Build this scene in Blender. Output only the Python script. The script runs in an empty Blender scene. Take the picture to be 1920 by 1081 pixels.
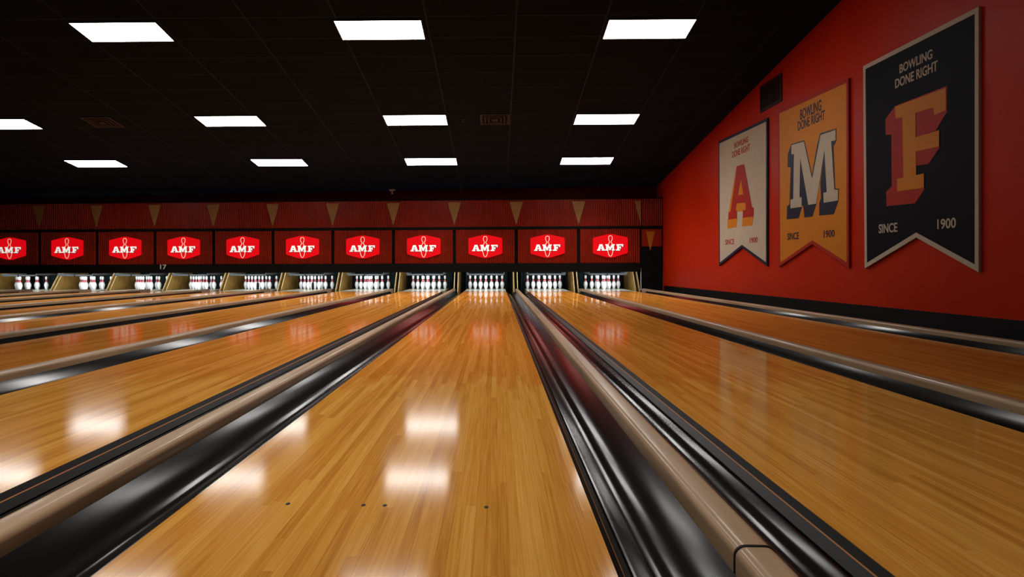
import bpy, bmesh, math, random
from mathutils import Vector, Matrix
from mathutils.geometry import tessellate_polygon
random.seed(7)
C = bpy.context.scene.collection
H = 0.63                       # camera height over the lanes (lane tops are z = 0)

# ------------------------------------------------------------------ helpers
def link(o, parent=None):
    C.objects.link(o)
    if parent is not None:
        o.parent = parent
    return o

class MB:
    """collects vertices and faces (world coordinates) of ONE mesh"""
    def __init__(self):
        self.v = []; self.f = []; self.sm = []
    def add(self, vs, fs, smooth=False):
        n = len(self.v)
        self.v += [tuple(p) for p in vs]
        self.f += [tuple(i + n for i in f) for f in fs]
        self.sm += [smooth] * len(fs)
        return self
    def box(self, x0, x1, y0, y1, z0, z1):
        vs = [(x0,y0,z0),(x1,y0,z0),(x1,y1,z0),(x0,y1,z0),(x0,y0,z1),(x1,y0,z1),(x1,y1,z1),(x0,y1,z1)]
        return self.add(vs, [(0,3,2,1),(4,5,6,7),(0,1,5,4),(1,2,6,5),(2,3,7,6),(3,0,4,7)])
    def hexa(self, b, t):
        """bottom quad b, top quad t (counter-clockwise seen from above)"""
        return self.add(list(b) + list(t), [(0,3,2,1),(4,5,6,7),(0,1,5,4),(1,2,6,5),(2,3,7,6),(3,0,4,7)])
    def prism(self, outer, fmap, d0, d1, holes=()):
        """outline in (a, b) extruded from depth d0 to depth d1; fmap(a, b, d) -> point"""
        loops = [list(outer)] + [list(h) for h in holes]
        flat = [p for l in loops for p in l]
        n = len(flat)
        tri = tessellate_polygon([[Vector((p[0], p[1], 0)) for p in l] for l in loops])
        vs = [fmap(p[0], p[1], d1) for p in flat] + [fmap(p[0], p[1], d0) for p in flat]
        fs = [tuple(t) for t in tri] + [tuple(i + n for i in reversed(t)) for t in tri]
        k = 0
        for l in loops:
            m = len(l)
            for i in range(m):
                a, b = k + i, k + (i + 1) % m
                fs.append((a, b, b + n, a + n))
            k += m
        return self.add(vs, fs)
    def sweep(self, sections, closed=True, smooth=True, caps=True):
        """loft through equal-length loops of points"""
        m = len(sections[0]); vs = [p for s in sections for p in s]; fs = []
        for j in range(len(sections) - 1):
            for i in range(m if closed else m - 1):
                a, b = j*m + i, j*m + (i + 1) % m
                fs.append((a, b, b + m, a + m))
        self.add(vs, fs, smooth)
        if closed and caps:
            self.add(sections[0], [tuple(reversed(range(m)))])
            self.add(sections[-1], [tuple(range(m))])
        return self
    def lathe(self, prof, cx=0, cy=0, cz=0, n=20):
        vs, fs = [], []
        for r, z in prof:
            for k in range(n):
                a = 2*math.pi*k/n
                vs.append((cx + r*math.cos(a), cy + r*math.sin(a), cz + z))
        for j in range(len(prof) - 1):
            for k in range(n):
                a, b = j*n + k, j*n + (k+1) % n
                fs.append((a, b, b + n, a + n))
        fs.append(tuple(reversed(range(n))))
        fs.append(tuple((len(prof)-1)*n + k for k in range(n)))
        return self.add(vs, fs, True)
    def mesh(self, name, org=(0,0,0), sharp=None):
        me = bpy.data.meshes.new(name)
        me.from_pydata([(x-org[0], y-org[1], z-org[2]) for x, y, z in self.v], [], self.f)
        me.polygons.foreach_set('use_smooth', self.sm)
        bm = bmesh.new(); bm.from_mesh(me)
        bmesh.ops.remove_doubles(bm, verts=bm.verts, dist=1e-5)
        bmesh.ops.recalc_face_normals(bm, faces=bm.faces)
        if sharp:
            for e in bm.edges:
                if len(e.link_faces) == 2 and e.calc_face_angle(0) > sharp: e.smooth = False
        bm.to_mesh(me); bm.free(); me.update()
        return me
    def build(self, name, mat, parent=None, org=None, sharp=0.7):
        if org is None:
            org = tuple(parent.matrix_world.translation) if parent is not None else (0,0,0)
            if parent is not None: org = tuple(ORG[parent])
        me = self.mesh(name, org, sharp)
        me.materials.append(mat)
        o = bpy.data.objects.new(name, me)
        link(o, parent)
        if parent is None: o.location = org
        ORG[o] = Vector(org)
        return o

class _Org(dict):
    def __setitem__(self, o, v): dict.__setitem__(self, o.name, v)
    def __getitem__(self, o): return dict.__getitem__(self, o.name)
ORG = _Org()

def tag(o, label=None, cat=None, group=None, kind=None):
    if label: o['label'] = label
    if cat: o['category'] = cat
    if group: o['group'] = group
    if kind: o['kind'] = kind
    return o

def thing(name, label, cat, loc, group=None):
    o = bpy.data.objects.new(name, None); o.empty_display_size = .1
    link(o); o.location = loc; ORG[o] = Vector(loc)
    return tag(o, label, cat, group)

def put(name, me, parent, rel=(0,0,0)):
    """a child that shares mesh data"""
    o = bpy.data.objects.new(name, me); link(o, parent); o.location = rel
    ORG[o] = ORG[parent] + Vector(rel)
    return o

# ------------------------------------------------------------------ materials
def lin(r, g, b):
    f = lambda c: (c/255/12.92) if c/255 <= .04045 else ((c/255+.055)/1.055)**2.4
    return (f(r), f(g), f(b), 1)

def mat(name, col, rough=.5, metal=0, spec=.12, coat=0, coat_r=.1, emit=None, es=0, var=0, vscale=6, bump=0, bscale=60):
    m = bpy.data.materials.new(name); m.use_nodes = True
    nt = m.node_tree; b = nt.nodes['Principled BSDF']
    b.inputs['Base Color'].default_value = col
    b.inputs['Roughness'].default_value = rough
    b.inputs['Metallic'].default_value = metal
    b.inputs['Specular IOR Level'].default_value = spec
    b.inputs['Coat Weight'].default_value = coat
    b.inputs['Coat Roughness'].default_value = coat_r
    if emit:
        b.inputs['Emission Color'].default_value = emit
        b.inputs['Emission Strength'].default_value = es
    if var or bump:
        tc = nt.nodes.new('ShaderNodeTexCoord')
    if var:
        no = nt.nodes.new('ShaderNodeTexNoise'); no.inputs['Scale'].default_value = vscale
        no.inputs['Detail'].default_value = 4
        nt.links.new(tc.outputs['Object'], no.inputs['Vector'])
        mr = nt.nodes.new('ShaderNodeMapRange')
        mr.inputs['From Min'].default_value = .3; mr.inputs['From Max'].default_value = .7
        mr.inputs['To Min'].default_value = 1 - var; mr.inputs['To Max'].default_value = 1 + var
        nt.links.new(no.outputs['Fac'], mr.inputs['Value'])
        mx = nt.nodes.new('ShaderNodeVectorMath'); mx.operation = 'SCALE'
        mx.inputs[0].default_value = col[:3]
        nt.links.new(mr.outputs['Result'], mx.inputs['Scale'])
        nt.links.new(mx.outputs['Vector'], b.inputs['Base Color'])
    if bump:
        n2 = nt.nodes.new('ShaderNodeTexNoise'); n2.inputs['Scale'].default_value = bscale
        nt.links.new(tc.outputs['Object'], n2.inputs['Vector'])
        bp = nt.nodes.new('ShaderNodeBump'); bp.inputs['Strength'].default_value = bump
        bp.inputs['Distance'].default_value = .01
        nt.links.new(n2.outputs['Fac'], bp.inputs['Height'])
        nt.links.new(bp.outputs['Normal'], b.inputs['Normal'])
    return m

def wood_lane():
    """narrow glued boards running down the lane, each with its own tone and grain"""
    m = bpy.data.materials.new('lane_wood'); m.use_nodes = True
    nt = m.node_tree; N = nt.nodes.new; L = nt.links.new
    b = nt.nodes['Principled BSDF']
    geo = N('ShaderNodeNewGeometry')
    sep = N('ShaderNodeSeparateXYZ'); L(geo.outputs['Position'], sep.inputs[0])
    def math_(op, a, bb=None):
        n = N('ShaderNodeMath'); n.operation = op
        if hasattr(a, 'links'): L(a, n.inputs[0])
        else: n.inputs[0].default_value = a
        if bb is not None:
            if hasattr(bb, 'links'): L(bb, n.inputs[1])
            else: n.inputs[1].default_value = bb
        return n.outputs[0]
    xs = math_('DIVIDE', sep.outputs['X'], .0272)
    idx = math_('FLOOR', xs)
    fr = math_('FRACT', xs)
    w1 = N('ShaderNodeTexWhiteNoise'); w1.noise_dimensions = '1D'; L(idx, w1.inputs['W'])
    off = math_('MULTIPLY', w1.outputs['Value'], 3.1)
    seg = math_('FLOOR', math_('DIVIDE', math_('ADD', sep.outputs['Y'], off), 1.9))
    cv = N('ShaderNodeCombineXYZ'); L(idx, cv.inputs[0]); L(seg, cv.inputs[1])
    w2 = N('ShaderNodeTexWhiteNoise'); w2.noise_dimensions = '2D'; L(cv.outputs[0], w2.inputs['Vector'])
    # grain: noise stretched along the lane, shifted per board
    gx = math_('ADD', math_('MULTIPLY', sep.outputs['X'], 190.0), math_('MULTIPLY', w2.outputs['Value'], 40.0))
    gy = math_('MULTIPLY', sep.outputs['Y'], 3.2)
    cg = N('ShaderNodeCombineXYZ'); L(gx, cg.inputs[0]); L(gy, cg.inputs[1]); L(math_('MULTIPLY', idx, 3.7), cg.inputs[2])
    g1 = N('ShaderNodeTexNoise'); g1.inputs['Scale'].default_value = 1.0; g1.inputs['Detail'].default_value = 3
    L(cg.outputs[0], g1.inputs['Vector'])
    tone = math_('ADD', math_('MULTIPLY', w2.outputs['Value'], .34), math_('MULTIPLY', g1.outputs['Fac'], .80))
    ramp = N('ShaderNodeValToRGB'); L(tone, ramp.inputs['Fac'])
    e = ramp.color_ramp.elements
    e[0].position = .18; e[0].color = WOOD[0]
    e[1].position = .95; e[1].color = WOOD[2]
    k = ramp.color_ramp.elements.new(.55); k.color = WOOD[1]
    # far boards (pine beyond the splice) a little redder than the maple near the foul line
    wob = math_('MULTIPLY', math_('SUBTRACT', w1.outputs['Value'], .5), .55)
    mr = N('ShaderNodeMapRange'); L(math_('ADD', sep.outputs['Y'], wob), mr.inputs['Value'])
    mr.inputs['From Min'].default_value = 3.65; mr.inputs['From Max'].default_value = 3.75
    mixf = N('ShaderNodeMix'); mixf.data_type = 'RGBA'; mixf.blend_type = 'MULTIPLY'
    L(mr.outputs['Result'], mixf.inputs[0]); L(ramp.outputs['Color'], mixf.inputs[6])
    mixf.inputs[7].default_value = PINE
    # fine dark joint between boards
    j = math_('LESS_THAN', fr, .035)
    jm = N('ShaderNodeMix'); jm.data_type = 'RGBA'; jm.blend_type = 'MULTIPLY'
    L(math_('MULTIPLY', j, .35), jm.inputs[0]); L(mixf.outputs[2], jm.inputs[6]); jm.inputs[7].default_value = (.35,.22,.12,1)
    L(jm.outputs[2], b.inputs['Base Color'])
    b.inputs['Roughness'].default_value = .5
    b.inputs['Specular IOR Level'].default_value = 0
    b.inputs['Coat Weight'].default_value = COATW
    b.inputs['Coat IOR'].default_value = 1.45
    # oil film: slightly uneven polish
    po = N('ShaderNodeTexNoise'); po.inputs['Scale'].default_value = .6; po.inputs['Detail'].default_value = 3
    L(geo.outputs['Position'], po.inputs['Vector'])
    pr = N('ShaderNodeMapRange'); L(po.outputs['Fac'], pr.inputs['Value'])
    pr.inputs['To Min'].default_value = .85; pr.inputs['To Max'].default_value = 1.2
    # worn near the foul line, glossier towards the pins
    wr = N('ShaderNodeMapRange'); L(sep.outputs['Y'], wr.inputs['Value'])
    wr.inputs['From Min'].default_value = 3; wr.inputs['From Max'].default_value = 13
    wr.inputs['To Min'].default_value = .098; wr.inputs['To Max'].default_value = .05
    L(math_('MULTIPLY', wr.outputs['Result'], pr.outputs['Result']), b.inputs['Coat Roughness'])
    return m

def streak_mat(name, col, col2, rough, metal=0, coat=0, coat_r=.1, sx=22, sy=.35):
    """dark moulded surface with faint lengthwise scuffs"""
    m = mat(name, col, rough, metal, spec=.15, coat=coat, coat_r=coat_r)
    nt = m.node_tree; N = nt.nodes.new; L = nt.links.new; b = nt.nodes['Principled BSDF']
    geo = N('ShaderNodeNewGeometry'); mp = N('ShaderNodeMapping'); mp.inputs['Scale'].default_value = (sx, sy, sx)
    L(geo.outputs['Position'], mp.inputs['Vector'])
    no = N('ShaderNodeTexNoise'); no.inputs['Scale'].default_value = 1; no.inputs['Detail'].default_value = 2
    L(mp.outputs['Vector'], no.inputs['Vector'])
    r = N('ShaderNodeValToRGB'); L(no.outputs['Fac'], r.inputs['Fac'])
    r.color_ramp.elements[0].position = .3; r.color_ramp.elements[0].color = col
    r.color_ramp.elements[1].position = .75; r.color_ramp.elements[1].color = col2
    L(r.outputs['Color'], b.inputs['Base Color'])
    return m

# ---- outlines on the right wall as (distance along the hall, height) in metres
bF = [(8.569, 3.051), (6.622, 3.036), (6.633, 0.564), (7.556, 0.927), (8.547, 0.594)]
bM = [(10.996, 3.059), (8.909, 3.002), (8.91, 0.599), (9.877, 0.935), (10.974, 0.612)]
bA = [(13.734, 3.082), (11.4, 3.038), (11.418, 0.621), (12.524, 0.956), (13.725, 0.632)]
vent = [(11.72, 3.626), (10.934, 3.586), (10.937, 3.195), (11.678, 3.232)]
A_front = [(12.733, 2.451), (12.399, 2.435), (12.044, 1.641), (11.963, 1.625), (11.982, 1.474), (12.47, 1.489), (12.455, 1.621), (12.315, 1.618), (12.342, 1.749), (12.764, 1.773), (12.816, 1.647), (12.744, 1.641), (12.745, 1.497), (13.196, 1.505), (13.162, 1.646), (13.07, 1.646)]
A_hole = [(12.548, 2.206), (12.438, 1.902), (12.701, 1.915)]
A_s0 = [(12.548, 2.225), (12.404, 1.88), (12.737, 1.9)]
A_s1 = [(12.805, 1.789), (12.304, 1.76), (12.343, 1.617), (12.455, 1.599), (12.704, 1.619), (12.832, 1.642)]
A_s2 = [(13.251, 1.515), (12.73, 1.511), (12.783, 1.335), (13.253, 1.338)]
A_s3 = [(12.485, 1.503), (11.973, 1.483), (12.046, 1.323), (12.506, 1.334)]
A_s4 = [(12.774, 2.454), (12.722, 2.455), (13.07, 1.646), (13.162, 1.646), (13.251, 1.509), (13.195, 1.633)]
M_front = [(10.515, 2.438), (10.113, 2.418), (9.87, 1.846), (9.618, 2.417), (9.222, 2.409), (9.223, 2.274), (9.336, 2.28), (9.255, 1.629), (9.165, 1.616), (9.17, 1.478), (9.541, 1.483), (9.548, 1.62), (9.456, 1.619), (9.516, 2.195), (9.75, 1.49), (9.983, 1.494), (10.229, 2.2), (10.256, 1.635), (10.188, 1.622), (10.189, 1.485), (10.553, 1.493), (10.552, 1.623), (10.459, 1.625), (10.43, 2.288), (10.516, 2.299)]
M_s0 = [(10.531, 2.455), (10.643, 2.323), (10.654, 2.132), (10.549, 2.11), (10.594, 1.556), (10.674, 1.535), (10.691, 1.336), (10.288, 1.325), (10.183, 1.488), (10.547, 1.498), (10.54, 1.616), (10.446, 1.618), (10.411, 2.292), (10.498, 2.306), (10.497, 2.441)]
M_s1 = [(10.228, 2.22), (9.966, 1.499), (9.75, 1.495), (9.867, 1.319), (10.109, 1.323), (10.148, 1.489), (10.201, 1.521), (10.2, 1.62), (10.271, 1.637)]
M_s2 = [(9.638, 2.447), (9.726, 2.302), (9.814, 2.075), (9.883, 1.894), (9.87, 1.831), (9.605, 2.417)]
M_s3 = [(10.531, 2.455), (10.107, 2.437), (10.102, 2.408), (10.515, 2.43)]
M_s4 = [(9.638, 2.444), (9.207, 2.424), (9.217, 2.402), (9.618, 2.41)]
M_s5 = [(10.125, 2.434), (10.09, 2.401), (9.869, 1.886), (9.87, 1.831), (10.125, 2.42)]
M_s6 = [(9.236, 2.412), (9.207, 2.422), (9.208, 2.265), (9.281, 2.198), (9.241, 1.64), (9.151, 1.63), (9.161, 1.472), (9.281, 1.307), (9.671, 1.318), (9.67, 1.498), (9.541, 1.491), (9.184, 1.484), (9.174, 1.612), (9.267, 1.626), (9.348, 2.286), (9.237, 2.281)]
M_s7 = [(9.516, 2.207), (9.446, 1.616), (9.535, 1.615), (9.528, 1.478), (9.67, 1.485), (9.618, 1.557), (9.637, 1.752)]
F_front = [(7.918, 2.407), (7.072, 2.398), (7.073, 2.173), (7.25, 2.165), (7.269, 2.247), (7.552, 2.256), (7.553, 1.997), (7.175, 1.997), (7.18, 1.832), (7.55, 1.844), (7.547, 1.591), (7.419, 1.593), (7.419, 1.442), (7.881, 1.454), (7.887, 1.595), (7.769, 1.594), (7.783, 2.261), (7.907, 2.274)]
F_s0 = [(7.922, 2.415), (8.111, 2.307), (8.102, 2.125), (7.993, 2.111), (7.991, 1.525), (8.098, 1.474), (8.092, 1.308), (7.573, 1.294), (7.415, 1.425), (7.419, 1.447), (7.87, 1.46), (7.876, 1.588), (7.758, 1.587), (7.772, 2.265), (7.895, 2.278), (7.906, 2.405)]
F_s1 = [(7.562, 2.262), (7.269, 2.252), (7.241, 2.168), (7.082, 2.178), (7.061, 2.158), (7.228, 2.007), (7.564, 1.994)]
F_s2 = [(7.56, 1.851), (7.184, 1.837), (7.172, 1.822), (7.349, 1.68), (7.557, 1.694)]
F_s3 = [(7.927, 2.414), (7.06, 2.414), (7.061, 2.162), (7.082, 2.175), (7.082, 2.395), (7.918, 2.398)]
F1 = (7.838,7.283,2.755,2.854)
F2 = (7.920,7.200,2.609,2.713)
F3 = (8.249,7.889,1.004,1.109)
F4 = (7.212,6.938,0.995,1.097)
M1 = (10.236,9.607,2.751,2.905)
M2 = (10.312,9.511,2.609,2.742)
M3 = (10.669,10.289,1.018,1.123)
M4 = (9.549,9.262,1.006,1.105)
A1 = (12.873,12.211,2.791,2.897)
A2 = (12.986,12.133,2.637,2.754)
A3 = (13.366,12.899,1.032,1.133)
A4 = (12.153,11.812,1.024,1.119)
LAMP, PINW, EXPO, COATW = 15.0, 20.0, 0.0, .5
AREAW, SPREAD = 56.0, 125.0
NEAR_ADDED = ((5.6, -.95, 44), (2.0, -.95, 46))  # panels added out of view to brighten the near lanes
PI = math.pi
# ------------------------------------------------------------------ layout
PITCH, LW, X0 = 1.6331, 1.0722, -0.2911        # lane spacing, lane width, middle of the lane the camera stands on
LANES = list(range(-8, 3))
NTH = ['first','second','third','fourth','fifth','sixth','seventh','eighth','ninth','tenth','eleventh']
YA, YB, YD = -0.6, 17.2, 19.95                 # lane start, pin deck start, pin deck end
YM = 18.07                                     # front of the masking units
def cx(i): return X0 + PITCH*i
def edge(i, s, y):
    """lane edge (s = -1 left, +1 right) at distance y"""
    if (i, s) == (1, 1): return 1.993 - .0064*y
    if (i, s) == (2, 1): return 3.73 - .0139*y
    return cx(i) + s*LW/2
def capx(b, y):
    """middle of the capping on the left of lane b"""
    if b == LANES[0]: return edge(b, -1, y) - .281
    if b == LANES[-1] + 1: return edge(b - 1, 1, y) + .281
    return (edge(b - 1, 1, y) + edge(b, -1, y))/2
WA, WB = 4.62, -.0153                          # right wall: x = WA + WB*y
def wallx(y): return WA + WB*y
def wall(y, z, d): return (wallx(y) - d, y + WB*d, z)      # d = distance off the wall
def ceil_z(x, y): return H + 4.62 - .134*y + .009*x

# ------------------------------------------------------------------ material library
WOOD = [lin(158,96,32), lin(192,130,50), lin(214,158,78)]
PINE = (.92, .77, .68, 1)
M_wood = wood_lane()
M_deck = mat('pin_deck_board', lin(190,184,166), .4, coat=.6, coat_r=.05, var=.06)
M_black = mat('black_paint', (.0025,.0025,.0025,1), .7)
M_side = mat('black_side_board', (.004,.003,.0028,1), .5, spec=.08)
M_strip = mat('dark_edge_strip', (.009,.0075,.007,1), .4, spec=.15)
M_line = mat('orange_edge_line', (.36,.13,.03,1), .5)
M_gut = streak_mat('gutter_plastic', (.006,.0046,.0040,1), (.016,.0125,.011,1), .15)
M_cap = streak_mat('tan_capping', (.30,.185,.095,1), (.42,.27,.155,1), .38, coat=.25, coat_r=.15, sx=25, sy=1.2)
M_joint = mat('dark_joint', lin(22,18,16), .5)
M_floor = mat('floor_black', lin(14,13,13), .7)
M_ceil = mat('ceiling_tile_black', (.0030,.0085,.026,1), .9, spec=.1, var=.2, vscale=3)
M_grid = mat('ceiling_grid_black', (.006,.013,.036,1), .6)
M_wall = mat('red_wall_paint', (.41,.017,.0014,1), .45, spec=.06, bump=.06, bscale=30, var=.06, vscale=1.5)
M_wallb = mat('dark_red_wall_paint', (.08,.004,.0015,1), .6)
M_base = mat('black_baseboard', lin(10,10,11), .6)
M_slat = mat('red_reeded_panel', (.23,.0115,.0018,1), .33, spec=.35, var=.18, vscale=2.5)
M_tan = mat('tan_triangle_paint', (.26,.145,.05,1), .5, var=.12, vscale=5)
M_orange = mat('orange_triangle_paint', (.36,.12,.012,1), .5)
M_emb = mat('lit_red_plate', (.25,.001,.002,1), .5, emit=(.80,.002,.007,1), es=.80)
M_let = mat('lit_white_letter', (.7,.66,.6,1), .4, emit=(1,.95,.88,1), es=.75)
M_out = mat('lit_cream_outline', (.7,.5,.4,1), .4, emit=(1,.62,.45,1), es=.62)
M_lsh = mat('black_letter_shadow', (.01,.004,.004,1), .5)
M_pin = mat('pin_white', lin(236,238,240), .3, coat=.4, coat_r=.08)
M_str = mat('pin_red_stripe', lin(165,8,22), .3, coat=.4)
M_kick = mat('kickback_brown', (.26,.145,.035,1), .45, var=.3, vscale=4)
M_kedge = mat('kickback_tan_edge', (.42,.29,.13,1), .45, var=.1)
M_grey = mat('pinsetter_grey', (.12,.13,.135,1), .4, metal=.6)
M_teal = mat('pit_curtain_teal', (.012,.022,.022,1), .7, var=.5, vscale=9)
M_pit = mat('pit_black', (.006,.006,.006,1), .8)
M_lamp = mat('lamp_diffuser', (.8,.8,.8,1), .4, emit=(1,.985,.96,1), es=LAMP)
M_frame = mat('lamp_frame_black', (.01,.01,.01,1), .5)
M_bronze = mat('vent_bronze', (.035,.026,.018,1), .5, metal=.2)
M_dome = mat('white_plastic', (.6,.57,.54,1), .4)
M_num = mat('cream_number', (.55,.48,.40,1), .5)
M_vent = mat('dark_red_vent', (.022,.006,.004,1), .6)
M_cream = mat('banner_cream', (.43,.36,.27,1), .55, var=.04)
M_gold = mat('banner_orange', (.50,.17,.008,1), .55, var=.04)
M_navy = mat('banner_navy', (.0045,.0052,.010,1), .6, spec=.05, var=.05)
M_bred = mat('banner_red', (.32,.016,.008,1), .55, var=.05)
M_bnavy = mat('banner_blue_navy', (.010,.013,.03,1), .5)
M_marker = mat('dark_marker', (.008,.005,.006,1), .6)

# ------------------------------------------------------------------ the room
XL, XR = -16.0, 5.2
o = MB().box(XL, XR, -1.2, 20.9, -.30, -.20).build('floor', M_floor); tag(o, 'black floor under the lanes', kind='structure')
def cpt(x, y, d=0): return (x, y, ceil_z(x, y) - d)
def slab(x0, x1, y0, y1, d0, d1, m=None, sk=0):
    """slab hung at the sloping ceiling between depths d0 (upper) and d1 (lower)"""
    m = m or MB()
    q = [(x0, y0 + sk*x0), (x1, y0 + sk*x1), (x1, y1 + sk*x1), (x0, y1 + sk*x0)]
    return m.hexa([cpt(x, y, d1) for x, y in q], [cpt(x, y, d0) for x, y in q])
o = slab(XL, XR, -1.2, 18.78, -.10, 0).build('ceiling', M_ceil); tag(o, 'black tiled ceiling sloping down to the lanes\' far end', kind='structure')
m = MB()
SK = .05
for k in range(-12, 6):
    x = -1.55 + .61 + 1.22*k
    if XL < x < 4.55: slab(x - .012, x + .012, -1.0, 18.7, -.002, .006, m)
for k in range(-16, 15):
    y = 9.52 + .305 + .61*k
    slab(XL + .1, 4.45, y - .010, y + .010, -.002, .005, m, SK)
o = m.build('trim_1', M_grid); tag(o, 'thin ceiling grid between the black tiles', kind='structure')

m = MB(); ys = [-1.2, 20.9]
m.hexa([(wallx(-1.2), -1.2, -.2), (wallx(-1.2)+.15, -1.2, -.2), (wallx(20.9)+.15, 20.9, -.2), (wallx(20.9), 20.9, -.2)],
       [(wallx(-1.2), -1.2, 6.0), (wallx(-1.2)+.15, -1.2, 6.0), (wallx(20.9)+.15, 20.9, 2.6), (wallx(20.9), 20.9, 2.6)])
o = m.build('wall_right', M_wall); tag(o, 'red painted wall carrying three banners', kind='structure')
m = MB().prism([(-1.0,-.02),(17.95,-.02),(17.95,.125),(-1.0,.165)], wall, 0.0, .014)
o = m.build('baseboard_right', M_base); tag(o, 'black baseboard along the red wall', kind='structure')
m = MB().hexa([(capx(3,YA)+.05,YA,-.2),(wallx(YA)-.002,YA,-.2),(wallx(17.9)-.002,17.9,-.2),(capx(3,17.9)+.05,17.9,-.2)],
              [(capx(3,YA)+.05,YA,-.02),(wallx(YA)-.002,YA,-.02),(wallx(17.9)-.002,17.9,-.02),(capx(3,17.9)+.05,17.9,-.02)])
o = m.build('trim_2', M_base); tag(o, 'black strip of floor between the last lane and red wall', kind='structure')
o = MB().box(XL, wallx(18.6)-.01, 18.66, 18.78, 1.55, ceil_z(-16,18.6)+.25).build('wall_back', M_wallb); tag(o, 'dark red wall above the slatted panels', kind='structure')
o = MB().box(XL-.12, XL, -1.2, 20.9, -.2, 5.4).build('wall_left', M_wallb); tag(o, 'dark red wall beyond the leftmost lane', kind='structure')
o = MB().box(XL, wallx(20.6)-.01, 20.55, 20.7, -.2, 1.6).build('wall_pit', M_pit); tag(o, 'black wall at the back of pin pits', kind='structure')
# black framing that carries the masking units
xl0, xr0 = cx(-8) - PITCH/2 - .9, wallx(18.2) - .012
m = MB().box(xl0, xr0, 18.13, 18.22, .62, 2.40)
o = m.build('trim_3', M_black); tag(o, 'black backing boards behind the red panels', kind='structure')
o = MB().box(xl0, cx(2)+PITCH/2-.03, 18.045, 18.13, .485, .712).build('trim_4', M_black); tag(o, 'black beam under the emblem panels', kind='structure')
o = MB().box(xl0, xr0, 18.06, 18.13, 1.612, 1.682).build('trim_5', M_black); tag(o, 'black rail between upper and lower red panels', kind='structure')
o = MB().box(xl0, xr0, 18.06, 18.13, 2.386, 2.42).build('trim_6', M_black); tag(o, 'black rail above the slatted red panels', kind='structure')

# ------------------------------------------------------------------ lanes, gutters, capping
for i in LANES:
    n = LANES.index(i); nm = NTH[n]
    t = thing('bowling_lane', 'polished golden wood bowling lane running to the %s emblem from the left' % nm, 'bowling lane', (cx(i), 0, -.2), 'bowling lanes')
    e = lambda s, y: edge(i, s, y)
    def lane_box(name, y0, y1, z0, z1, mt, ins=0):
        f = (lambda s, y: e(s, y) - s*ins)
        return MB().hexa([(f(-1,y0),y0,z0),(f(1,y0),y0,z0),(f(1,y1),y1,z0),(f(-1,y1),y1,z0)],
                         [(f(-1,y0),y0,z1),(f(1,y0),y0,z1),(f(1,y1),y1,z1),(f(-1,y1),y1,z1)]).build(name, mt, t)
    lane_box('wood_surface', YA, YB, -.04, 0, M_wood)
    lane_box('lane_base', YA, YB, -.2, -.041, M_side, .004)
    MB().box(min(cx(i)-LW/2, {-8: cx(-8)-.95, -7: cx(-7)-.59}.get(i, 9)), cx(i)+LW/2, YB+.003, YD, -.2, -.0005).build('pin_deck', M_deck, t)
    for s in (-1, 1):
        def strip(a, za, b_, zb, th, name, mt):
            """sloping strip from (a, za) to (b_, zb) beside the lane edge, th thick"""
            secs = []
            for y in [YA + (YB - YA)*k/20 for k in range(21)]:
                x = e(s, y)
                secs.append([(x + s*a, y, za), (x + s*b_, y, zb), (x + s*b_, y, zb - th), (x + s*a, y, za - th)])
            MB().sweep(secs, smooth=False).build(name, mt, t)
        strip(.0005, -.001, .0185, -.0155, .10, 'side_board', M_side)
        strip(.0186, -.0148, .0212, -.0172, .01, 'edge_line', M_line)
        strip(.0213, -.0172, .0420, -.0370, .10, 'outer_strip', M_strip)
    if i == 0:
        for dx in (-.556, -.353, -.296, -.028):
            MB().prism([(dx + .006*math.cos(a*PI/5), 1.79 + .009*math.sin(a*PI/5)) for a in range(10)], lambda a, b_, d: (a, b_, d), -.001, .0006).build('guide_dot', M_joint, t)

def gut_profile():
    """shallow trough: (share of the width from lane to capping, height)"""
    top = [(0, -.046), (.02, -.040)]
    n_ = 16
    for k in range(n_ + 1):
        u = k/n_
        top.append((.05 + .93*u, -.040 + .052*u**1.5 - .050*math.sin(PI*u)**.9*(1 - .25*u)))
    top.append((1.0, .006))
    return top
GP = gut_profile()
for i in LANES:
    nm = NTH[LANES.index(i)]
    for s in (-1, 1):
        b = i if s < 0 else i + 1
        secs = []
        for y in [YA + (YB - .01 - YA)*k/40 for k in range(41)]:
            x0 = (edge(i, s, min(y, YB)) if y <= YB else edge(i, s, YB)) + s*.046
            x1 = capx(b, min(y, YB)) - s*.046
            loop = [(x0 + (x1-x0)*t_, y, z) for t_, z in GP]
            loop += [(x0 + (x1-x0)*t_, y, z - .008) for t_, z in reversed(GP)]
            secs.append(loop)
        g = MB().sweep(secs).build('gutter', M_gut, org=(secs[0][8][0], 0, -.125))
        tag(g, 'dark grooved gutter along the %s side of the lane to the %s emblem from left' % ('left' if s < 0 else 'right', nm), 'gutter', 'ball gutters')
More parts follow.
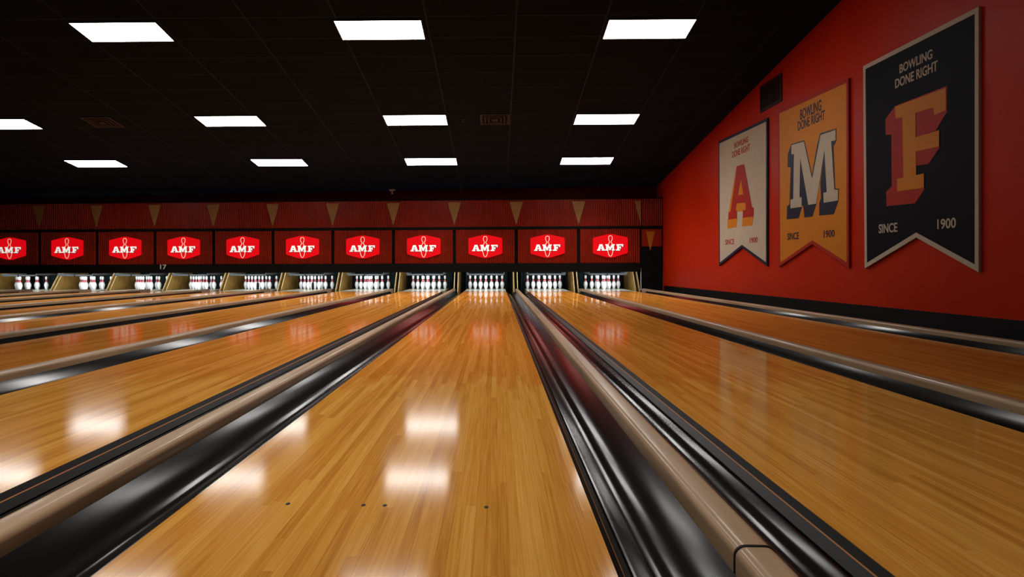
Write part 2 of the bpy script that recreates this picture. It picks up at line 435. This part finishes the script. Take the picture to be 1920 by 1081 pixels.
        # wooden rest that carries the gutter
def cap_profile():
    p = [(-.041, -.2), (.041, -.2), (.041, .036)]
    for k in range(1, 6): a = k*PI/12; p.append((.041 - .022*(1-math.cos(a)), .036 + .022*math.sin(a)))
    p.append((.019, .058)); p.append((-.019, .058))
    for k in range(5, 0, -1): a = k*PI/12; p.append((-.041 + .022*(1-math.cos(a)), .036 + .022*math.sin(a)))
    p.append((-.041, .036))
    return p
CP = cap_profile()
for b in range(LANES[0], LANES[-1] + 2):
    if b == LANES[0]: lab = 'tan rounded capping left of the lane to the first emblem from the left'
    elif b == LANES[-1] + 1: lab = 'tan rounded capping on the right of the last lane, beside red wall'
    else: lab = 'tan rounded capping between the lanes to the %s and %s emblems from left' % (NTH[b+7], NTH[b+8])
    secs = [[(capx(b, y) + x, y, z) for x, z in CP] for y in [YA + ((17.19 if b == -8 else 17.75) - YA)*k/40 for k in range(41)]]
    c = MB().sweep(secs).build('division_capping', M_cap, org=(capx(b, 0), 0, -.2), sharp=.9)
    tag(c, lab, 'capping', 'tan capping rails')
    if b == 1:
        secs = [[(capx(b, y) + x*1.03, y, (z + .2)*1.008 - .2 if z > -.1 else -.1) for x, z in CP] for y in (1.421, 1.429)]
        tag(MB().sweep(secs).build('joint_band', M_joint, c), 'thin dark joint ring around the capping')

# ------------------------------------------------------------------ pins
prof = [(.0258,0),(.0275,.006),(.0358,.028),(.0455,.056),(.0535,.083),(.0603,.114),(.0570,.150),(.0475,.178),(.0380,.200),
        (.0300,.222),(.0243,.245),(.0228,.258),(.0240,.280),(.0270,.303),(.0308,.326),(.0323,.342),(.0305,.358),(.0245,.371),(.0150,.3785),(.0040,.381)]
pin_me = MB().lathe(prof, n=18).mesh('bowling_pin'); pin_me.materials.append(M_pin)
def ring(z0, z1):
    r = lambda z: next(a[0] + (b_[0]-a[0])*(z-a[1])/(b_[1]-a[1]) for a, b_ in zip(prof, prof[1:]) if a[1] <= z <= b_[1]) + .0012
    zs = [z0, (z0+z1)/2, z1]
    return [(r(z), z) for z in zs]
sm = MB().lathe(ring(.212, .240), n=18).lathe(ring(.250, .280), n=18)
str_me = sm.mesh('neck_stripe'); str_me.materials.append(M_str)
rows = [('front tip of the triangle', 0, 0)]
rows += [('%s of the second row' % s, (k-.5), 1) for k, s in enumerate(('left','right'))]
rows += [('%s of the third row' % s, (k-1), 2) for k, s in enumerate(('left','middle','right'))]
rows += [('%s of the back row' % s, (k-1.5), 3) for k, s in enumerate(('left end','left inner','right inner','right end'))]
YH, ROW = 19.0, .16
def rackx(i): return cx(i) + {-8: -.40, -7: -.06}.get(i, 0)
for i in LANES:
    nm = NTH[LANES.index(i)]
    for pos, kx, r in rows:
        p = bpy.data.objects.new('bowling_pin', pin_me); C.objects.link(p)
        p.location = (rackx(i) + kx*.3048, YH + r*ROW, 0); ORG[p] = p.location
        tag(p, 'white bowling pin, %s, under the %s emblem from left' % (pos, nm), 'bowling pin', 'bowling pins')
        put('neck_stripe', str_me, p)
for i, x in ((-4, -6.705), (-3, -5.135)):
    mk = MB().lathe([(.028,0),(.033,.02),(.035,.12),(.033,.17),(.024,.2),(.01,.212)], x, 18.86, 0, 16).build('marker_post', M_marker, org=(x, 18.86, 0))
    tag(mk, 'small dark rounded post before the pins under the %s emblem from left' % NTH[i+8], 'marker', 'dark posts before the pins')

# ------------------------------------------------------------------ pin pits
for b in range(LANES[0], LANES[-1] + 2):
    x = cx(b) - PITCH/2 - (.40 if b == -8 else 0)
    if b == LANES[0]: lab = 'brown kickback plates left of the pins under the first emblem from the left'
    elif b == LANES[-1] + 1: lab = 'brown kickback plates right of the last rack of pins, near red wall'
    else: lab = 'brown kickback plates between the pins under the %s and %s emblems from left' % (NTH[b+7], NTH[b+8])
    t = thing('kickback', lab, 'kickback', (x, 18.4, -.2), 'kickbacks between the racks')
    for s in (-1, 1):
        xa = x + s*.05
        fm = lambda a, b_, d: (xa + d, a, b_)
        MB().prism([(18.58,-.2),(18.58,-.05),(19.03,.48),(19.03,.60),(20.25,.60),(20.25,-.2)], fm, -.009, .009).build('side_plate', M_kick, t)
        MB().prism([(18.553,-.06),(18.577,-.07),(19.028,.478),(19.006,.488)], fm, -.0115, .0115).build('front_edge', M_kedge, t)
    MB().box(x-.04, x+.04, 19.1, 20.2, .5, .56).build('spacer', M_pit, t)
for i in LANES:
    nm = NTH[LANES.index(i)]; x = cx(i)
    t = thing('sweep_bar', 'grey pinsetter sweep bar above the pins under the %s emblem from left' % nm, 'sweep bar', (x, 18.42, .40), 'pinsetter sweep bars')
    MB().box(x-.50, x+.50, 18.40, 18.425, .398, .440).build('bar', M_grey, t)
    for s in (-1, 1):
        MB().box(x+s*.50-.012, x+s*.50+.012, 18.40, 19.4, .42, .47).build('arm', M_grey, t)
    MB().box(x-.035, x-.012, 18.385, 18.399, .375, .455).build('clip', M_pit, t)
    c = MB()
    nn = 24; secs = []
    for k in range(nn + 1):
        xx = x - .62 + 1.24*k/nn; yy = 20.30 + .02*math.sin(k*1.9)
        secs.append((xx, yy))
    vs = [(a, y_, -.15) for a, y_ in secs] + [(a, y_, .85) for a, y_ in secs] + [(a, y_+.02, .85) for a, y_ in secs] + [(a, y_+.02, -.15) for a, y_ in secs]
    fs = []; q = nn + 1
    for lay in range(4):
        for k in range(nn):
            a0 = lay*q + k; b0 = ((lay+1) % 4)*q + k
            fs.append((a0, a0+1, b0+1, b0))
    fs += [(0, q, 2*q, 3*q), (nn, 3*q+nn, 2*q+nn, q+nn)]
    c.add(vs, fs, True)
    o = c.build('pit_curtain', M_teal, org=(x, 20.3, -.15))
    tag(o, 'dark teal curtain behind the pins under the %s emblem from left' % nm, 'curtain', 'pit curtains')
    l = bpy.data.lights.new('pin_deck_lamp', 'AREA'); l.shape = 'RECTANGLE'; l.size = 1.15; l.size_y = .10
    l.energy = PINW; l.color = (.90, .97, 1.0)
    lo = bpy.data.objects.new('pin_deck_lamp', l); C.objects.link(lo)
    lo.location = (x, 18.30, .70)
    lo.rotation_euler = (math.radians(42), 0, 0)

# ------------------------------------------------------------------ masking units
def reeds(w, z0, z1, nrib, x0=0.0):
    """reeded board, front at y = 0, ribs towards the room (-y)"""
    m = MB(); pitch = w/nrib; pts = []
    for k in range(nrib):
        a = x0 - w/2 + k*pitch
        pts += [(a + pitch*.10, .012), (a + pitch*.26, -.006), (a + pitch*.40, -.0125), (a + pitch*.60, -.0125), (a + pitch*.74, -.006), (a + pitch*.90, .012)]
    pts = [(x0 - w/2, .012)] + pts + [(x0 + w/2, .012)]
    loop = pts + [(x0 + w/2, .05), (x0 - w/2, .05)]
    n = len(loop)
    vs = [(x, y, z0) for x, y in loop] + [(x, y, z1) for x, y in loop]
    fs = [(k, (k+1) % n, (k+1) % n + n, k + n) for k in range(n)]
    fs.append((n-2, n-1, 2*n-1, 2*n-2)) if False else None
    m.add(vs, fs)
    # top and bottom closed strip by strip
    for zi, off in ((0, 0), (1, n)):
        for k in range(len(pts) - 1):
            p0, p1 = pts[k], pts[k+1]
            z = z0 if zi == 0 else z1
            m.add([(p0[0], p0[1], z), (p1[0], p1[1], z), (p1[0], .05, z), (p0[0], .05, z)], [(0,1,2,3)])
    return m
low_me = reeds(PITCH - .085, .718, 1.606, 28).mesh('slat_panel'); low_me.materials.append(M_slat)
up_me = reeds(PITCH - .006, 1.684, 2.384, 29).mesh('slatted_panel'); up_me.materials.append(M_slat)
# emblem, drawn in metres round its middle (x right, z up)
EC = 1.163
def E_(pts): return [((x - 812)/1093, -(y - 505)/1093) for x, y in pts]
def front(d0, d1):
    return lambda a, b_, d: (a, -d, EC + b_)
hexo = E_([(812,168),(905,178),(1262,258),(1300,278),(1303,300),(1303,690),(1290,716),(1200,745),(930,828),(812,842),(700,826),(420,748),(338,722),(325,690),(325,300),(330,276),(420,248),(720,178)])
plate = MB().prism(hexo, front(0,0), .010, .040).mesh('emblem_plate'); plate.materials.append(M_emb)
LA = E_([(505,460),(585,460),(640,610),(660,610),(660,640),(565,640),(565,610),(585,610),(577,588),(515,588),(507,610),(527,610),(527,640),(432,640),(432,610),(455,610)])
LAh = E_([(546,505),(566,560),(526,560)])
LM = E_([(668,460),(748,460),(800,552),(852,460),(932,460),(932,492),(914,492),(914,610),(932,610),(932,640),(848,640),(848,610),(866,610),(866,530),(814,630),(786,630),(734,530),(734,610),(756,610),(756,640),(668,640),(668,610),(690,610),(690,492),(668,492)])
LF = E_([(980,460),(1172,460),(1172,532),(1142,532),(1132,494),(1056,494),(1056,538),(1080,538),(1080,520),(1106,520),(1106,592),(1080,592),(1080,574),(1056,574),(1056,610),(1082,610),(1082,640),(962,640),(962,610),(1000,610),(1000,494),(980,494)])
let = MB().prism(LA, front(0,0), .0475, .0525, [LAh]).prism(LM, front(0,0), .0475, .0525).prism(LF, front(0,0), .0475, .0525)
let_me = let.mesh('lettering'); let_me.materials.append(M_let)
sh = lambda p, dx=.009, dz=-.010: [(a + dx, b_ + dz) for a, b_ in p]
shd = MB()
for dx, dz in ((.010, -.011), (.005, -.006), (-.004, -.004)):
    k_ = .0425 - .0004*abs(dx)*100
    shd.prism(sh(LA, dx, dz), front(0,0), .0405, k_).prism(sh(LM, dx, dz), front(0,0), .0405, k_).prism(sh(LF, dx, dz), front(0,0), .0405, k_)
shd_me = shd.mesh('letter_shadow'); shd_me.materials.append(M_lsh)
half = [(0,215),(30,222),(48,245),(54,285),(48,325),(30,365),(16,388),(22,405),(44,435),(66,490),(76,560),(74,630),(62,700),(44,760),(22,795),(0,805)]
def ribbon(pts, w):
    outr, inr = [], []
    n = len(pts)
    for k in range(n):
        a, b_ = Vector(pts[k-1]), Vector(pts[(k+1) % n]); tdir = (b_ - a).normalized(); nv = Vector((tdir.y, -tdir.x))
        p = Vector(pts[k]); outr.append(tuple(p + nv*w)); inr.append(tuple(p - nv*w))
    return outr, inr
cl = [(812 + x, y) for x, y in half] + [(812 - x, y) for x, y in reversed(half[1:-1])]
ro, ri = ribbon(E_(cl), .0085)
m = MB(); n = len(ro)
for k in range(n):
    k2 = (k+1) % n
    m.add([(ro[k][0], -.0405, EC+ro[k][1]), (ro[k2][0], -.0405, EC+ro[k2][1]), (ri[k2][0], -.0405, EC+ri[k2][1]), (ri[k][0], -.0405, EC+ri[k][1]),
           (ro[k][0], -.0450, EC+ro[k][1]), (ro[k2][0], -.0450, EC+ro[k2][1]), (ri[k2][0], -.0450, EC+ri[k2][1]), (ri[k][0], -.0450, EC+ri[k][1])],
          [(4,5,6,7),(0,1,5,4),(2,3,7,6),(3,2,1,0)])
out_me = m.mesh('pin_outline'); out_me.materials.append(M_out)
for i in LANES:
    nm = NTH[LANES.index(i)]
    t = thing('masking_unit', 'red reeded panel with the %s lit AMF emblem from the left' % nm, 'masking panel', (cx(i), YM, 0), 'emblem panels above the pins')
    put('slat_panel', low_me, t)
    e = put('emblem_plate', plate, t)
    put('pin_outline', out_me, e); put('letter_shadow', shd_me, e); put('lettering', let_me, e)
    u = bpy.data.objects.new('slatted_panel', up_me); C.objects.link(u); u.location = (cx(i), YM + .005, 0); ORG[u] = u.location
    tag(u, 'dark red slatted panel directly above the %s emblem from the left' % nm, 'slatted panel', 'upper slatted panels')
tri_me = MB().prism([(-.18, 2.335), (0, 1.73), (.18, 2.335)], lambda a, b_, d: (a, -d, b_), .0105, .019).mesh('triangle'); tri_me.materials.append(M_tan)
for b in range(LANES[0], LANES[-1] + 1):
    if b == LANES[0]: lab = 'tan downward triangle above and left of the first emblem from the left'
    else: lab = 'tan downward triangle above the gap between the %s and %s emblems from left' % (NTH[b+7], NTH[b+8])
    o = bpy.data.objects.new('triangle', tri_me); C.objects.link(o); o.location = (cx(b) - PITCH/2, YM + .003, 0)
    tag(o, lab, 'triangle', 'tan triangles on the upper panels')
xe = cx(2) + PITCH/2 - .02; xw = wallx(18.1) - .015
o = MB().prism([(xe - .17, 2.335), (xe - .004, 1.73), (xe - .004, 2.335)], lambda a, b_, d: (a, YM + .003 - d, b_), .0105, .019).build('triangle', M_tan, org=(xe, YM, 1.7))
tag(o, 'half tan triangle at the right end of the upper panels, near red wall', 'triangle', 'tan triangles on the upper panels')
w_ = xw - xe
r = reeds(w_ - .03, 1.684, 2.384, 10, 0)
r.v = [(x + (xe + xw)/2 + .02, y + YM + .005, z) for x, y, z in r.v]
o = r.build('slatted_panel', M_slat, org=((xe+xw)/2, YM, 1.684))
tag(o, 'narrow dark red slatted panel between the last emblem panel and red wall', 'slatted panel', 'upper slatted panels')
# black end panel beside the wall
t = thing('end_panel', 'black panel with an orange triangle between the last lane\'s pins and red wall', 'panel', ((xe+xw)/2, YM, -.02))
MB().box(xe + .0, xw, YM+.01, 18.125, -.02, 1.60).build('board', M_black, t)
MB().box(xe + .02, xw - .02, YM-.006, YM+.009, 1.145, 1.595).build('red_inset', M_slat, t)
MB().prism([(3.905, 1.535), (4.005, 1.03), (4.135, 1.535)], lambda a, b_, d: (a, YM - .006 - d, b_), .001, .010).build('triangle_inset', M_orange, t)
MB().box(xe - .012, xe + .004, YM-.012, YM+.008, 0, .58).build('edge_strip', M_dome, t)

# lane number on the black beam
def text_mesh(s, bold=0.0):
    cu = bpy.data.curves.new('lettering', 'FONT'); cu.body = s; cu.offset = bold; cu.extrude = 0; cu.resolution_u = 4
    ob = bpy.data.objects.new('lettering', cu); C.objects.link(ob)
    bpy.context.view_layer.update()
    dg = bpy.context.evaluated_depsgraph_get()
    me = bpy.data.meshes.new_from_object(ob.evaluated_get(dg))
    vs = [tuple(v.co[:2]) for v in me.vertices]; fs = [tuple(p.vertices) for p in me.polygons]
    bpy.data.objects.remove(ob); bpy.data.curves.remove(cu); bpy.data.meshes.remove(me)
    return vs, fs
def text_solid(s, x0, x1, z0, z1, fmap, d0, d1, bold, m=None):
    vs, fs = text_mesh(s, bold)
    ax, bx = min(v[0] for v in vs), max(v[0] for v in vs); az, bz = min(v[1] for v in vs), max(v[1] for v in vs)
    f = lambda v: (x0 + (v[0]-ax)/(bx-ax)*(x1-x0), z0 + (v[1]-az)/(bz-az)*(z1-z0))
    m = m or MB(); n = len(vs)
    q = [f(v) for v in vs]
    cnt = {}
    for fc in fs:
        for a, b_ in zip(fc, fc[1:] + fc[:1]): cnt[(a, b_)] = 1
    rim = [(a, b_) for (a, b_) in cnt if (b_, a) not in cnt]
    m.add([fmap(a, b_, d1) for a, b_ in q] + [fmap(a, b_, d0) for a, b_ in q],
          [tuple(fc) for fc in fs] + [(a, b_, b_+n, a+n) for a, b_ in rim])
    return m
o = text_solid('17', -9.115, -8.935, .585, .712, lambda a, b_, d: (a, 18.045 - d, b_), -.0005, .004, .02).build('lane_number', M_num, org=(-9.03, 18.045, .58))
tag(o, 'cream number 17 on the black beam, between the third and fourth emblems from left', 'number')

# ------------------------------------------------------------------ ceiling lamps and fittings
def lamp(xc, yc, lab, vis=True, power=AREAW, spread=SPREAD):
    t = thing('ceiling_light', lab, 'ceiling light', cpt(xc, yc + SK*xc, .002), 'ceiling light panels' if vis else 'unseen light panels added over the near lanes')
    slab(xc - .59, xc + .59, yc - .275, yc + .275, .004, .016, None, SK).build('diffuser', M_lamp, t)
    m = MB()
    for (a, b_, c_, d_) in ((-.61,-.59,-.295,.295), (.59,.61,-.295,.295), (-.59,.59,-.295,-.275), (-.59,.59,.275,.295)):
        slab(xc+a, xc+b_, yc+c_, yc+d_, .001, .020, m, SK)
    m.build('frame', M_frame, t)
    l = bpy.data.lights.new('ceiling_lamp', 'AREA'); l.shape = 'RECTANGLE'; l.size = 1.16; l.size_y = .53
    l.energy = power; l.spread = math.radians(spread); l.color = (1, .985, .96)
    lo = bpy.data.objects.new('ceiling_lamp', l); C.objects.link(lo)
    p = cpt(xc, yc + SK*xc, .03); lo.location = p
    lo.rotation_euler = (0, 0, math.atan(SK))
def yof(xc, y): return y - SK*xc       # row line -> unskewed
for xc, y, lab in ((-5.235, 9.32, 'lit white ceiling panel in the nearest row, leftmost of its three'),
                   (-1.61, 9.50, 'lit white ceiling panel in the nearest row, middle of its three'),
                   (2.14, 9.72, 'lit white ceiling panel in the nearest row, on the right by red wall'),
                   (-9.60, 12.80, 'lit white ceiling panel in the middle row, cut by photo\'s left edge'),
                   (-5.12, 12.94, 'lit white ceiling panel in the middle row, second from the left'),
                   (-1.545, 13.13, 'lit white ceiling panel in the middle row, third from the left'),
                   (2.125, 13.34, 'lit white ceiling panel in the middle row, nearest the red wall'),
                   (-9.37, 15.52, 'lit white ceiling panel in the farthest row, leftmost of its four'),
                   (-5.065, 15.745, 'lit white ceiling panel in the farthest row, second from the left'),
                   (-1.515, 15.925, 'lit white ceiling panel in the farthest row, third from the left'),
                   (2.115, 16.125, 'lit white ceiling panel in the farthest row, nearest the red wall')):
    lamp(xc, yof(xc, y), lab, True, AREAW*(.85 if xc < -4 else .35 if y < 9.8 and xc > 1 else 1))
for y, xc, pw in NEAR_ADDED:
        lamp(xc, y, 'unseen white ceiling panel added to light the near lanes', False, pw, 84)

def ceiling_vent(xc, y, lab):
    t = thing('ceiling_vent', lab, 'vent', cpt(xc, y, .004))
    yy = yof(xc, y)
    def sq(h, w, d, name, mt):
        m = MB()
        for (a, b_, c_, e_) in ((-h,-h+w,-h,h), (h-w,h,-h,h), (-h+w,h-w,-h,-h+w), (-h+w,h-w,h-w,h)):
            slab(xc+a, xc+b_, yy+c_, yy+e_, .001, d, m, SK)
        m.build(name, mt, t)
    sq(.285, .045, .016, 'frame', M_bronze)
    sq(.20, .030, .022, 'louvre', M_bronze)
    sq(.13, .025, .026, 'louvre', M_bronze)
    slab(xc-.06, xc+.06, yy-.06, yy+.06, .001, .030, None, SK).build('louvre', M_bronze, t)
    slab(xc-.24, xc+.24, yy-.24, yy+.24, .0005, .0009, None, SK).build('backing', M_pit, t)
ceiling_vent(-.02, 13.21, 'square bronze ceiling vent between the middle row lamps, right of centre')
ceiling_vent(-7.62, 12.84, 'dim square ceiling vent near the left end of the middle lamp row')
sx, sy = -.636, 13.19; z = ceil_z(sx, sy)
t = thing('sprinkler_head', 'tiny metal sprinkler head on the ceiling beside the bronze vent', 'sprinkler', (sx, sy, z))
MB().lathe([(.032,-.006),(.032,-.001)], sx, sy, z, 14).build('collar', M_grey, t)
MB().lathe([(.008,-.05),(.008,-.006)], sx, sy, z, 10).build('stem', M_grey, t)
MB().lathe([(.022,-.056),(.022,-.051)], sx, sy, z, 12).build('deflector', M_grey, t)
sx, sy = -2.836, 18.52; z = ceil_z(sx, sy)
t = thing('dome_fitting', 'small white round fitting on the ceiling edge above the seventh and eighth emblems from left', 'fitting', (sx, sy, z))
MB().lathe([(.075,-.035),(.085,-.02),(.085,-.001)], sx, sy, z, 18).build('base', M_dome, t)
MB().lathe([(.004,-.13),(.022,-.122),(.030,-.10),(.022,-.075),(.018,-.036)], sx, sy, z, 16).build('dome', M_dome, t)

# vent high on the red wall
vb = [(11.70, 3.615), (10.935, 3.595), (10.935, 3.205), (11.70, 3.22)]
t = thing('wall_vent', 'dark slatted vent high on red wall above the gap between cream and orange banners', 'vent', wall(11.32, 3.21, 0))
MB().prism([(11.74,3.635),(10.895,3.635),(10.895,3.19),(11.74,3.19)], wall, .001, .014, [[(11.69,3.585),(10.945,3.585),(10.945,3.24),(11.69,3.24)]]).build('frame', M_vent, t)
MB().prism([(11.69,3.585),(10.945,3.585),(10.945,3.24),(11.69,3.24)], wall, .0005, .003).build('backing', M_pit, t)
for k in range(12):
    y = 11.66 - k*.062
    MB().prism([(y, 3.585), (y-.03, 3.585), (y-.03, 3.24), (y, 3.24)], wall, .0032, .012).build('slat', M_vent, t)

# ------------------------------------------------------------------ banners
def inset(poly, w):
    """inward offset of a simple polygon"""
    n = len(poly); A2 = sum(poly[k][0]*poly[(k+1) % n][1] - poly[(k+1) % n][0]*poly[k][1] for k in range(n))
    sgn = 1 if A2 > 0 else -1; outp = []
    for k in range(n):
        p0, p1, p2 = Vector(poly[k-1]), Vector(poly[k]), Vector(poly[(k+1) % n])
        d1 = (p1-p0).normalized(); d2 = (p2-p1).normalized()
        n1 = Vector((-d1.y, d1.x))*sgn; n2 = Vector((-d2.y, d2.x))*sgn
        b_ = (n1 + n2).normalized(); outp.append(tuple(p1 + b_*(w/max(.25, b_.dot(n1)))))
    return outp
def banner(outline, bw, m_border, m_field, lab, front_p, holes, m_front, shades, m_shade, texts, m_text, letter):
    ys = [p[0] for p in outline]
    t = thing('wall_banner', lab, 'banner', wall((max(ys)+min(ys))/2, min(p[1] for p in outline), 0), 'letter banners on the red wall')
    MB().prism(outline, wall, .004, .030, [inset(outline, bw)]).build('border', m_border, t)
    MB().prism(inset(outline, bw), wall, .004, .028).build('field', m_field, t)
    m = MB()
    for k, s in enumerate(shades): m.prism(s, wall, .0282, .0300 + .00012*k)
    m.build('letter_shade', m_shade, t)
    MB().prism(front_p, wall, .0311, .0335, holes).build('letter', m_front, t)
    m = None
    for s, (y0, y1, z0, z1) in texts:
        text_solid(s, y0, y1, z0, z1, wall, .0282, .0305, .018).build('lettering', m_text, t)
banner(bA, .05, M_bnavy, M_cream, 'cream pennant banner with a red letter A, farthest of three on red wall', A_front, [A_hole], M_bred,
       [A_s0, A_s1, A_s2, A_s3, A_s4], M_gold, [('BOWLING', A1), ('DONE RIGHT', A2), ('SINCE', A3), ('1900', A4)], M_bred, 'A')
banner(bM, .05, M_bred, M_gold, 'orange pennant banner with a white letter M, middle of three on red wall', M_front, [], M_cream,
       [M_s0, M_s1, M_s2, M_s3, M_s4, M_s5, M_s6, M_s7], M_bnavy, [('BOWLING', M1), ('DONE RIGHT', M2), ('SINCE', M3), ('1900', M4)], M_bnavy, 'M')
banner(bF, .05, M_cream, M_navy, 'navy pennant banner with an orange letter F, nearest of three on red wall', F_front, [], M_gold,
       [F_s0, F_s1, F_s2, F_s3], M_bred, [('BOWLING', F1), ('DONE RIGHT', F2), ('SINCE', F3), ('1900', F4)], M_cream, 'F')

# ------------------------------------------------------------------ camera, world, view
cam = bpy.data.cameras.new('camera'); co = bpy.data.objects.new('camera', cam); C.objects.link(co)
cam.sensor_width = 36; cam.lens = 24.0
cam.shift_x = (960 - 857.46)/1920; cam.shift_y = (499.68 - 540.5)/1920
cam.clip_start = .02; cam.clip_end = 200
co.matrix_world = Matrix.Translation((0, 0, H)) @ Matrix.Rotation(.0571, 4, 'Z') @ Matrix.Rotation(PI/2, 4, 'X') @ Matrix.Rotation(-.003, 4, 'Z')
sc = bpy.context.scene; sc.camera = co
w = bpy.data.worlds.new('world'); sc.world = w; w.use_nodes = True
w.node_tree.nodes['Background'].inputs[0].default_value = (.6,.62,.7,1)
w.node_tree.nodes['Background'].inputs[1].default_value = .004
sc.view_settings.view_transform = 'Standard'; sc.view_settings.look = 'None'
sc.view_settings.gamma = 1; sc.view_settings.use_curve_mapping = False
sc.view_settings.exposure = EXPO
